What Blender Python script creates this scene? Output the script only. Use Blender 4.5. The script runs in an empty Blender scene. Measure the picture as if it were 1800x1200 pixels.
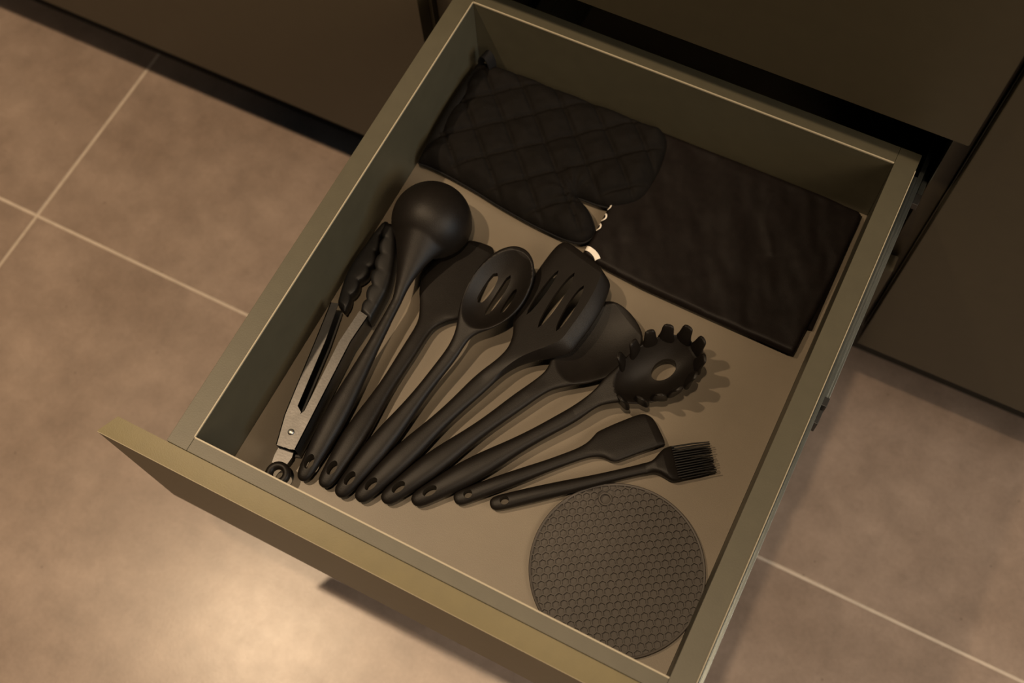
import bpy, bmesh, math, random
import numpy as np
from mathutils import Vector, Matrix
from mathutils.geometry import delaunay_2d_cdt

random.seed(4)
rng = np.random.default_rng(4)
SC = bpy.context.scene
COL = SC.collection

# ------------------------------------------------------------------ units
# survey units: 1 = inner width of the open drawer (0.42 m); z = 0 at the rim of the drawer box
S = 0.42
FLOOR_U = -1.2
DF = -0.2208                        # drawer bottom (survey z)
def W(x, y, z):
    return Vector((x*S, y*S, (z-FLOOR_U)*S))

# ------------------------------------------------------------------ camera
CAM = np.array([0.9275, -0.2837, 2.0201])
RM = np.array([[0.89077827, 0.45258404, -0.04100938],
               [0.40219986, -0.8271728, -0.39245436],
               [-0.21154042, 0.33309584, -0.91885679]])
FPX = 1946.8
cam_d = bpy.data.cameras.new('camera')
cam = bpy.data.objects.new('camera', cam_d)
COL.objects.link(cam)
SC.camera = cam
m = Matrix.Identity(4)
for i in range(3):
    m[i][0] = RM[0][i]; m[i][1] = -RM[1][i]; m[i][2] = -RM[2][i]
    m[i][3] = W(*CAM)[i]
cam.matrix_world = m
cam_d.sensor_width = 36.0
cam_d.lens = FPX/1800*36
cam_d.clip_start = 0.01
cam_d.dof.use_dof = True
cam_d.dof.focus_distance = 0.955
cam_d.dof.aperture_fstop = 5.0

def at(u, v, h=0.0, z=None):
    """point of the place (survey units) seen at photo pixel u, v at height h over the drawer bottom"""
    z = DF+h if z is None else z
    d = RM.T @ np.array([(u-900)/FPX, (v-600)/FPX, 1.0])
    return CAM + d*(z-CAM[2])/d[2]

# ------------------------------------------------------------------ world and lights
world = bpy.data.worlds.new('world'); SC.world = world
world.use_nodes = True
bg = world.node_tree.nodes['Background']
bg.inputs['Color'].default_value = (1.0, 0.86, 0.68, 1)
bg.inputs['Strength'].default_value = 0.014

def spot(name, x, y, z, power, color, radius=0.03, size=110):
    l = bpy.data.lights.new(name, 'SPOT')
    l.energy = power; l.color = color; l.shadow_soft_size = radius
    l.spot_size = math.radians(size); l.spot_blend = 1.0
    o = bpy.data.objects.new(name, l); COL.objects.link(o)
    o.location = W(x, y, z)
    return o
WARM = (1.0, 0.73, 0.46)
spot('downlight', -1.70, -0.18, 4.7, 165, WARM, .028, 84)
spot('downlight', 0.56, -0.26, 4.7, 72, WARM, .028, 80)
def soft(name, x, y, z, tgt, size, power, color):
    ad = bpy.data.lights.new(name, 'AREA')
    ad.shape = 'DISK'; ad.size = size; ad.energy = power; ad.color = color
    ao = bpy.data.objects.new(name, ad); COL.objects.link(ao)
    ao.location = W(x, y, z)
    ao.rotation_euler = (W(*tgt)-W(x, y, z)).to_track_quat('-Z', 'Y').to_euler()
soft('room_light', 4.8, 0.2, 3.2, (.5, .4, -.3), 1.0, 25, (1.0, 0.80, 0.58))
soft('room_light', 3.8, -2.3, 3.6, (.6, .0, -.5), 1.0, 14, (1.0, 0.77, 0.53))
soft('window_light', 8.0, 0.3, 2.2, (.3, .5, -.1), 1.0, 20.0, (0.48, 0.78, 1.0))

SC.view_settings.view_transform = 'Standard'
SC.view_settings.look = 'None'
SC.view_settings.exposure = 0.0
SC.view_settings.gamma = 1.0
SC.view_settings.use_curve_mapping = False

# ------------------------------------------------------------------ materials
def mat(name, color, rough=0.5, metal=0.0, var=0.0, vscale=20, bump=0.0, bscale=400, spec=0.5, sheen=0.0,
        color2=None, stretch=None, detail=4.0):
    M = bpy.data.materials.new(name); M.use_nodes = True
    nt = M.node_tree; b = nt.nodes['Principled BSDF']
    b.inputs['Roughness'].default_value = rough
    b.inputs['Metallic'].default_value = metal
    b.inputs['Specular IOR Level'].default_value = spec
    b.inputs['Base Color'].default_value = (*color, 1)
    if sheen: b.inputs['Sheen Weight'].default_value = sheen
    tc = nt.nodes.new('ShaderNodeTexCoord')
    src = tc.outputs['Object']
    if stretch:
        mp = nt.nodes.new('ShaderNodeMapping'); mp.inputs['Scale'].default_value = stretch
        nt.links.new(src, mp.inputs['Vector']); src = mp.outputs['Vector']
    if var > 0 or color2:
        n = nt.nodes.new('ShaderNodeTexNoise'); n.inputs['Scale'].default_value = vscale
        n.inputs['Detail'].default_value = detail; n.inputs['Roughness'].default_value = 0.6
        nt.links.new(src, n.inputs['Vector'])
        r = nt.nodes.new('ShaderNodeValToRGB')
        c2 = color2 if color2 else tuple(c*(1+var) for c in color)
        c1 = color if color2 else tuple(c*(1-var) for c in color)
        r.color_ramp.elements[0].position = 0.33; r.color_ramp.elements[1].position = 0.67
        r.color_ramp.elements[0].color = (*c1, 1); r.color_ramp.elements[1].color = (*c2, 1)
        nt.links.new(n.outputs['Fac'], r.inputs['Fac'])
        nt.links.new(r.outputs['Color'], b.inputs['Base Color'])
    if bump > 0:
        n2 = nt.nodes.new('ShaderNodeTexNoise'); n2.inputs['Scale'].default_value = bscale
        n2.inputs['Detail'].default_value = 3
        nt.links.new(src, n2.inputs['Vector'])
        bp = nt.nodes.new('ShaderNodeBump'); bp.inputs['Strength'].default_value = bump
        bp.inputs['Distance'].default_value = 0.001
        nt.links.new(n2.outputs['Fac'], bp.inputs['Height'])
        nt.links.new(bp.outputs['Normal'], b.inputs['Normal'])
    return M

def tile_material():
    M = bpy.data.materials.new('porcelain_tile'); M.use_nodes = True
    nt = M.node_tree; b = nt.nodes['Principled BSDF']; N = nt.nodes.new; L = nt.links.new
    tc = N('ShaderNodeTexCoord')
    def noise(scale, detail, rough=0.6):
        n = N('ShaderNodeTexNoise'); n.inputs['Scale'].default_value = scale
        n.inputs['Detail'].default_value = detail; n.inputs['Roughness'].default_value = rough
        L(tc.outputs['Object'], n.inputs['Vector']); return n
    def ramp(src, p0, p1, c0, c1):
        r = N('ShaderNodeValToRGB'); e = r.color_ramp.elements
        e[0].position = p0; e[1].position = p1; e[0].color = (*c0, 1); e[1].color = (*c1, 1)
        L(src, r.inputs['Fac']); return r
    def mul(a, c, f):
        x = N('ShaderNodeMix'); x.data_type = 'RGBA'; x.blend_type = 'MULTIPLY'; x.inputs['Factor'].default_value = f
        L(a, x.inputs[6]); L(c, x.inputs[7]); return x.outputs[2]
    big = ramp(noise(5.5, 6, .65).outputs['Fac'], .30, .70, (.218, .162, .128), (.340, .264, .218))
    mid = ramp(noise(26, 5, .6).outputs['Fac'], .30, .68, (.74, .74, .74), (1, 1, 1))
    fine = ramp(noise(190, 3, .6).outputs['Fac'], .30, .62, (.80, .79, .78), (1, 1, 1))
    c = mul(big.outputs['Color'], mid.outputs['Color'], .75)
    c = mul(c, fine.outputs['Color'], .5)
    # scattered dark specks
    v = N('ShaderNodeTexVoronoi'); v.inputs['Scale'].default_value = 26; L(tc.outputs['Object'], v.inputs['Vector'])
    sp = ramp(v.outputs['Distance'], .028, .055, (.42, .38, .34), (1, 1, 1))
    c = mul(c, sp.outputs['Color'], .55)
    L(c, b.inputs['Base Color'])
    rr = N('ShaderNodeMapRange'); rr.inputs['To Min'].default_value = .29; rr.inputs['To Max'].default_value = .35
    L(noise(40, 4).outputs['Fac'], rr.inputs['Value']); L(rr.outputs['Result'], b.inputs['Roughness'])
    bp = N('ShaderNodeBump'); bp.inputs['Strength'].default_value = .05; bp.inputs['Distance'].default_value = .001
    L(noise(300, 3).outputs['Fac'], bp.inputs['Height']); L(bp.outputs['Normal'], b.inputs['Normal'])
    return M

M_TILE = tile_material()
M_GROUT = mat('grout', (.50, .43, .36), .85, var=.08, vscale=60)
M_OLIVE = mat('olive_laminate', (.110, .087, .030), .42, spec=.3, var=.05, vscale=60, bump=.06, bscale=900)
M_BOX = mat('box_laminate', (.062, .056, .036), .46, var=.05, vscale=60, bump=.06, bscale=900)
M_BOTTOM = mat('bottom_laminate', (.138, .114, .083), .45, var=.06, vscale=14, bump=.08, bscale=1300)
M_EDGE = mat('pale_edge_band', (.33, .29, .21), .45)
M_EDGE_GLINT = mat('olive_edge_highlight', (.19, .155, .085), .45)
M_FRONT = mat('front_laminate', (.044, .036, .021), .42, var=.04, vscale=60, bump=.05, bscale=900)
M_DARK = mat('dark_carcass', (.05, .042, .03), .6, var=.05)
M_KICK = mat('kick_board', (.03, .026, .02), .6, var=.05)
M_SIL = mat('black_silicone', (.0072, .0057, .0047), .46, var=.10, vscale=90, bump=.14, bscale=1400, spec=.19)
M_SIL2 = mat('black_nylon', (.0055, .005, .0048), .48, var=.08, vscale=90, bump=.06, bscale=1200, spec=.3)
M_GREYSIL = mat('grey_silicone', (.046, .039, .034), .55, var=.08, vscale=40, bump=.06, bscale=1500, spec=.4)
M_STEEL = mat('brushed_steel', (.105, .102, .100), .42, 1.0, var=.12, vscale=55, bump=.05, bscale=500)
M_RIVET = mat('polished_rivet', (.45, .44, .42), .38, 1.0)
M_ZINC = mat('zinc_rail', (.26, .29, .29), .35, 1.0, var=.06, vscale=40)
M_BLACKP = mat('black_plastic', (.012, .012, .012), .45, var=.1)
M_MITT = mat('black_cotton', (.0062, .0053, .0047), .85, var=.15, vscale=70, bump=.2, bscale=1100, spec=.08)
M_BIND = mat('black_binding', (.0055, .005, .005), .85, var=.1, vscale=200, bump=.25, bscale=1500, spec=.2)
M_APRON = mat('black_apron_cloth', (.0066, .0049, .0044), .50, var=.16, vscale=120, bump=.15, bscale=1400, spec=.12)
M_WHITE = mat('white_print', (.72, .68, .62), .7, var=.02)

# ------------------------------------------------------------------ object helpers
def tag(o, label=None, cat=None, group=None, kind=None):
    if label: o['label'] = label
    if cat: o['category'] = cat
    if group: o['group'] = group
    if kind: o['kind'] = kind
    return o
def empty(name, loc=(0, 0, 0), rz=0.0):
    o = bpy.data.objects.new(name, None); COL.objects.link(o)
    o.empty_display_size = 0.02
    o.location = loc; o.rotation_euler = (0, 0, rz)
    return o
def link(name, me, mt, parent=None, origin=None):
    o = bpy.data.objects.new(name, me); COL.objects.link(o)
    if mt: me.materials.clear(); me.materials.append(mt)
    if parent: o.parent = parent
    return o
def build(name, verts, faces, mt, parent=None, smooth=True, angle=35, flip=False):
    """verts already in the parent's local metres"""
    me = bpy.data.meshes.new(name)
    me.from_pydata([tuple(v) for v in verts], [], [tuple(f) for f in faces])
    bm = bmesh.new(); bm.from_mesh(me)
    bmesh.ops.recalc_face_normals(bm, faces=bm.faces)
    bm.to_mesh(me); bm.free()
    finish(me, smooth, angle)
    return link(name, me, mt, parent)
def finish(me, smooth=True, angle=35):
    if smooth:
        me.polygons.foreach_set('use_smooth', [True]*len(me.polygons))
        me.set_sharp_from_angle(angle=math.radians(angle))
    me.update()
def ploc(parent):
    return parent.location.copy() if parent else Vector((0, 0, 0))
def ubox(name, x0, x1, y0, y1, z0, z1, mt, parent=None, bev=0.0012, ref=None):
    """bevelled board in survey units"""
    base = ploc(ref if ref else parent)
    a = W(x0, y0, z0)-base; b = W(x1, y1, z1)-base
    bm = bmesh.new()
    bmesh.ops.create_cube(bm, size=1)
    for v in bm.verts:
        v.co = Vector(((a.x+b.x)/2+v.co.x*(b.x-a.x), (a.y+b.y)/2+v.co.y*(b.y-a.y), (a.z+b.z)/2+v.co.z*(b.z-a.z)))
    if bev > 0:
        bmesh.ops.bevel(bm, geom=list(bm.edges), offset=bev, segments=2, affect='EDGES', profile=.6)
    me = bpy.data.meshes.new(name); bm.to_mesh(me); bm.free()
    finish(me, True, 15)
    return link(name, me, mt, parent)
def extrude_x(name, prof, x0, x1, mt, parent, bev=0.0008, cham=0.0):
    """profile of (y, z) in survey units swept along x"""
    base = ploc(parent); n = len(prof)
    bm = bmesh.new()
    yb = max(y for y, z in prof)
    A = [bm.verts.new(W(x0+(cham if y == yb else 0), y, z)-base) for y, z in prof]
    B = [bm.verts.new(W(x1, y, z)-base) for y, z in prof]
    bm.faces.new(A); bm.faces.new(B[::-1])
    for i in range(n):
        bm.faces.new((A[i], B[i], B[(i+1) % n], A[(i+1) % n]))
    bmesh.ops.recalc_face_normals(bm, faces=bm.faces)
    if bev: bmesh.ops.bevel(bm, geom=list(bm.edges), offset=bev, segments=2, affect='EDGES')
    me = bpy.data.meshes.new(name); bm.to_mesh(me); bm.free()
    finish(me, True, 15)
    return link(name, me, mt, parent)

def temp(verts, faces):
    me = bpy.data.meshes.new('tmp'); me.from_pydata([tuple(v) for v in verts], [], [tuple(f) for f in faces])
    bm = bmesh.new(); bm.from_mesh(me); bmesh.ops.recalc_face_normals(bm, faces=bm.faces); bm.to_mesh(me); bm.free()
    o = bpy.data.objects.new('tmp', me); COL.objects.link(o)
    return o
def bake(o):
    dg = bpy.context.evaluated_depsgraph_get(); dg.update()
    e = o.evaluated_get(dg); me = e.to_mesh()
    v = np.array([p.co[:] for p in me.vertices]); f = [tuple(p.vertices) for p in me.polygons]
    e.to_mesh_clear()
    return v, f
def kill(o):
    me = o.data; bpy.data.objects.remove(o); bpy.data.meshes.remove(me)
def cut(v, f, cutters):
    """subtract prism cutters [(verts, faces)] from a closed mesh"""
    o = temp(v, f); cs = []
    for cv, cf in cutters:
        c = temp(cv, cf); cs.append(c)
        md = o.modifiers.new('b', 'BOOLEAN'); md.object = c; md.operation = 'DIFFERENCE'; md.solver = 'EXACT'
    r = bake(o)
    kill(o)
    for c in cs: kill(c)
    return r
def prism(poly, z0, z1, flare=1.0):
    """closed prism over an (x, y) polygon"""
    n = len(poly); p = np.array(poly); c = p.mean(0); top = c+(p-c)*flare
    v = [(x, y, z0) for x, y in p]+[(x, y, z1) for x, y in top]
    f = [tuple(range(n))[::-1], tuple(range(n, 2*n))]
    for i in range(n): f.append((i, (i+1) % n, n+(i+1) % n, n+i))
    return v, f
def smooth01(a, b, x):
    t = np.clip((x-a)/(b-a), 0, 1); return t*t*(3-2*t)
def catmull(pts, k=6, closed=False):
    P = np.array(pts, float); n = len(P); out = []
    rngi = range(n) if closed else range(n-1)
    for i in rngi:
        p1, p2 = P[i], P[(i+1) % n]
        p0 = P[(i-1) % n] if (closed or i > 0) else p1
        p3 = P[(i+2) % n] if (closed or i < n-2) else p2
        d = max(np.linalg.norm((p2-p1)[:2]), 1e-9)
        m1 = (p2-p0)/max(np.linalg.norm((p2-p1)[:2])+np.linalg.norm((p1-p0)[:2]), 1e-9)*d
        m2 = (p3-p1)/max(np.linalg.norm((p3-p2)[:2])+np.linalg.norm((p2-p1)[:2]), 1e-9)*d
        for j in range(k):
            t = j/k
            out.append((2*t**3-3*t*t+1)*p1+(t**3-2*t*t+t)*m1+(-2*t**3+3*t*t)*p2+(t**3-t*t)*m2)
    if not closed: out.append(P[-1])
    return np.array(out)
def tube(pts, r, seg=10, closed=False, caps=True):
    P = [Vector(p) for p in pts]; n = len(P); V = []; F = []
    up = Vector((0, 0, 1))
    for i in range(n):
        a = P[(i-1) % n] if (closed or i > 0) else P[i]; b = P[(i+1) % n] if (closed or i < n-1) else P[i]
        t = (b-a).normalized(); s = t.cross(up)
        if s.length < 1e-4: s = t.cross(Vector((1, 0, 0)))
        s.normalize(); q = s.cross(t)
        rr = r[i] if hasattr(r, '__len__') else r
        for k in range(seg):
            an = 2*math.pi*k/seg
            V.append(P[i]+s*math.cos(an)*rr+q*math.sin(an)*rr)
    for i in range(n if closed else n-1):
        for k in range(seg):
            j = (i+1) % n
            F.append((i*seg+k, i*seg+(k+1) % seg, j*seg+(k+1) % seg, j*seg+k))
    if caps and not closed:
        F.append(tuple(range(seg))); F.append(tuple(range((n-1)*seg, n*seg)))
    return V, F
def lathe(prof, seg=32, center=(0, 0, 0)):
    """profile of (r, z)"""
    V = []; F = []; n = len(prof)
    for k in range(seg):
        a = 2*math.pi*k/seg
        for r, z in prof: V.append((center[0]+r*math.cos(a), center[1]+r*math.sin(a), center[2]+z))
    for k in range(seg):
        for i in range(n-1):
            j = (k+1) % seg
            F.append((k*n+i, j*n+i, j*n+i+1, k*n+i+1))
    return V, F

# ================================================================== SETTING
# floor: grout bed with tiles
TW = 0.94/S
base = W(0.5, 0.3, FLOOR_U)
gx, gy = -1.476, 0.592
g = 0.0046
fl = empty('floor', base)
fl['kind'] = 'structure'
ubox('grout_bed', gx-2*TW, gx+3*TW, gy-2*TW, gy+2*TW, FLOOR_U-.04, FLOOR_U-.0022, M_GROUT, fl, 0)
tbm = None
for i in range(-2, 3):
    for j in range(-2, 2):
        x0 = gx+i*TW; y0 = gy+j*TW
        if tbm is None:
            tl_ = ubox('tile', x0+g, x0+TW-g, y0+g, y0+TW-g, FLOOR_U-.03, FLOOR_U, M_TILE, fl, .0008)
            tbm = tl_.data; o0 = (x0, y0)
        else:
            o = link('tile', tbm, None, fl)
            o.location = ((x0-o0[0])*S, (y0-o0[1])*S, 0)

# ================================================================== CABINETS
YC = 1.1632           # plane of the closed fronts
YB = 2.40             # back of the cabinets
ZB = -0.8306          # lower edge of the fronts
TH = 0.043
ZTOP = 0.98
def cabinet(label, x0, x1, doors, group='base cabinets along the wall'):
    c = empty('base_cabinet', W((x0+x1)/2, (YC+YB)/2, FLOOR_U))
    tag(c, label, 'cabinet', None)
    for a, b in ((x0, x0+TH), (x1-TH, x1)):
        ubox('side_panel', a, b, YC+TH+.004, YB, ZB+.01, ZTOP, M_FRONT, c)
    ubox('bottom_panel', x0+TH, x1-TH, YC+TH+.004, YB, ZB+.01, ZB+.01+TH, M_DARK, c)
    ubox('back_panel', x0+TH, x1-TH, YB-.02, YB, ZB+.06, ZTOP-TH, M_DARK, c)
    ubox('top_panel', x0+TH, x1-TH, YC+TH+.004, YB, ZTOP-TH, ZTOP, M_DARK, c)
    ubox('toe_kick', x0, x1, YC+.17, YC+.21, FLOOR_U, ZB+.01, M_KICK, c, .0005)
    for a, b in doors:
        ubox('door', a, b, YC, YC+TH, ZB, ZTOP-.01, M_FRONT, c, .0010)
    return c
cabinet('plain dark olive base cabinet beside the left side of the open drawer', -2.70, -0.150, [(-2.695, -0.1577)])
cabinet('plain dark olive base cabinet beside the right side of the open drawer', 1.128, 2.60, [(1.1303, 1.86), (1.872, 2.595)])
# cabinet of the drawers
dc = empty('drawer_cabinet', W(.48, (YC+YB)/2, FLOOR_U))
tag(dc, 'dark olive drawer cabinet the open drawer slides out of', 'cabinet')
for a, b in ((-.138, -.088), (1.086, 1.126)):
    ubox('side_panel', a, b, YC+TH+.006, YB, ZB+.01, ZTOP, M_FRONT, dc)
ubox('bottom_panel', -.088, 1.086, YC+TH+.006, YB, ZB+.01, ZB+.05, M_DARK, dc)
ubox('back_panel', -.088, 1.086, YB-.02, YB, ZB+.06, ZTOP-TH, M_DARK, dc)
ubox('top_panel', -.088, 1.086, YC+TH+.006, YB, ZTOP-TH, ZTOP, M_DARK, dc)
ubox('cross_rail', -.088, 1.086, YC+TH+.012, YC+TH+.16, .075, .118, M_FRONT, dc)
ubox('toe_kick', -.138, 1.126, YC+.17, YC+.21, FLOOR_U, ZB+.01, M_KICK, dc, .0005)

# ================================================================== DRAWERS
def front_profile(yf, zt, zb, back):
    return [(yf, zb), (yf, zt), (yf+.0035, zt+.0005), (back, zt+.004), (back, zb)]
def closed_drawer(label, zt, zb, out=0.0, xr=1.1129):
    YC = 1.1632-out
    d = empty('drawer', W(.48, YC, zb)); tag(d, label, 'drawer')
    extrude_x('front_panel', front_profile(YC, zt, zb, YC+.043), -.138, xr, M_FRONT, d, .0009)
    hz = min(.30, zt-zb-.1)
    for a, b in ((-.046, 0), (1, 1.046)):
        ubox('side_panel', a, b, YC+.045, YC+1.1, zb+.06, zb+.06+hz, M_BOX, d)
    ubox('back_panel', .001, .999, YC+1.056, YC+1.1, zb+.06, zb+.06+hz, M_BOX, d)
    ubox('bottom_panel', .001, .999, YC+.047, YC+1.055, zb+.062, zb+.085, M_BOTTOM, d)
    return d
closed_drawer('nearly closed olive drawer front above the open drawer', .96, .1726, .030, 1.109)  # stood slightly forward so its shadow falls across the back panel's top
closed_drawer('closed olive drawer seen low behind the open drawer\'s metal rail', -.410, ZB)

dr = empty('drawer', W(.5, .5, DF-.06))
tag(dr, 'open olive green drawer holding black utensils and a grey mat', 'drawer')
D = 1.1617; TB = .0434; TL = .0463; TF = .030
BOTZ = DF-.055
e_ = .0016
lw = ubox('side_panel', -TL, 0, -TF, D+TB, BOTZ, 0, M_BOX, dr, .0003)
rw = ubox('side_panel', 1, 1.0459, -TF, D+TB, BOTZ, 0, M_BOX, dr, .0003)
bw = ubox('back_panel', .0004, .9996, D, D+TB, BOTZ, -.0004, M_BOX, dr, .0003)
fw = ubox('inner_front_panel', .0004, .9996, -TF, 0, BOTZ, -.0004, M_BOX, dr, .0003)
bt = ubox('bottom_panel', .0006, .9994, .0006, D-.0006, DF-.03, DF, M_BOTTOM, dr, 0)
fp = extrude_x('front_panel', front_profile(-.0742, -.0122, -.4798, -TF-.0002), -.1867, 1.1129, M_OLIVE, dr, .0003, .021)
# pale seams of the edge banding
def strip(parent_part, x0, x1, y0, y1, z0, z1):
    o = ubox('edge_strip', x0, x1, y0, y1, z0, z1, M_EDGE, None, 0, ref=dr)
    o.parent = parent_part
strip(lw, -.0016, .0008, 0, D, -.003, .0009)
strip(bw, .0006, .9994, D-.0008, D+.0022, -.003, .0006)
strip(fw, .0006, .9994, -.0022, .0008, -.003, .0006)
strip(rw, 1.0448, 1.0465, 0, D, -.003, .0009)
o = ubox('edge_strip', -.186, 1.112, -.0746, -.0732, -.0142, -.0120, M_EDGE_GLINT, None, 0, ref=dr); o.parent = fp  # paler strip paints the highlight along the front panel's top edge

# telescopic rails, one each side
def rails(sx):
    s = 1 if sx > 0 else -1
    x0 = 1.0459 if s > 0 else -TL
    def bx(name, a, b, y0, y1, z0, z1, mt, par, bev=.0004):
        xa, xb = (x0+s*a, x0+s*b)
        o = ubox(name, min(xa, xb), max(xa, xb), y0, y1, z0, z1, mt, None, bev, ref=dr)
        o.parent = par; return o
    r = bx('drawer_rail', .0004, .0065, .0, D+.02, -.125, -.045, M_ZINC, dr)
    bx('rail_flange', .0065, .0125, .0, D+.02, -.049, -.045, M_ZINC, r)
    bx('rail_flange', .0065, .0125, .0, D+.02, -.125, -.121, M_ZINC, r)
    mdl = bx('middle_rail', .0175, .0225, .63, D+.7, -.115, -.055, M_ZINC, dr)
    bx('rail_flange', .0125, .0175, .63, D+.7, -.059, -.055, M_ZINC, mdl)
    bx('rail_flange', .0128, .0165, .63, D+.7, -.070, -.065, M_BLACKP, mdl)
    bx('stop', .008, .0235, .612, .632, -.12, -.050, M_BLACKP, mdl, .0006)
    bx('latch', .0135, .0215, .575, .606, -.105, -.060, M_BLACKP, mdl, .0006)
    if s > 0:
        co = bx('cabinet_rail', .0255, .0385, 1.175, D+.8, -.125, -.105, M_ZINC, dr)
        bx('catch', .012, .0385, 1.150, 1.178, -.115, -.095, M_STEEL, co, .0005)
rails(1); rails(-1)

# ================================================================== UTENSILS
def local_frame(tip, neck):
    T = at(tip[0], tip[1], tip[2]); N = at(neck[0], neck[1], neck[2])
    d = (N-T)[:2]; L = np.linalg.norm(d); a = math.atan2(d[1], d[0])
    def loc(px, py, h):
        P = at(px, py, h)-T
        c, s = math.cos(a), math.sin(a)
        return np.array([P[0]*c+P[1]*s, -P[0]*s+P[1]*c, h])
    return T, a, L, loc
HPROF = [(0, .0), (.004, .0065), (.012, .0110), (.03, .0155), (.06, .0183), (.12, .0205), (.22, .0240), (.33, .0262),
         (.45, .0245), (.60, .0195), (.75, .0152), (.9, .0128), (1.0, .0122)]
HTHICK = [(0, .0), (.004, .0055), (.012, .0085), (.03, .0110), (.06, .0130), (.12, .0160), (.22, .0195), (.33, .0210),
          (.45, .0195), (.60, .0160), (.75, .0130), (.9, .0110), (1.0, .0105)]
def interp(tab, x):
    t = np.array(tab); return np.interp(x, t[:, 0], t[:, 1])
def smoothprof(tab, x):
    return sum(interp(tab, np.clip(x+d, 0, 1)) for d in (-.03, -.015, 0, .015, .03))/5 if x > .09 else interp(tab, x)

def oval(cx, cy, rx, ry, n=28, ang=0.0):
    out = []
    for k in range(n):
        t = 2*math.pi*k/n
        x, y = rx*math.cos(t), ry*math.sin(t)
        out.append((cx+x*math.cos(ang)-y*math.sin(ang), cy+x*math.sin(ang)+y*math.cos(ang)))
    return out
def lens(a, b, w, n=12, blunt=.35):
    a = np.array(a[:2]); b = np.array(b[:2]); d = b-a; L = np.linalg.norm(d); d /= L; q = np.array([-d[1], d[0]])
    left = []; right = []
    for i in range(n+1):
        t = i/n
        ww = w*(max(0, 1-(2*t-1)**2))**blunt
        left.append(a+d*L*t+q*ww); right.append(a+d*L*t-q*ww)
    return [tuple(p) for p in left]+[tuple(p) for p in right[-2:0:-1]]

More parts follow.
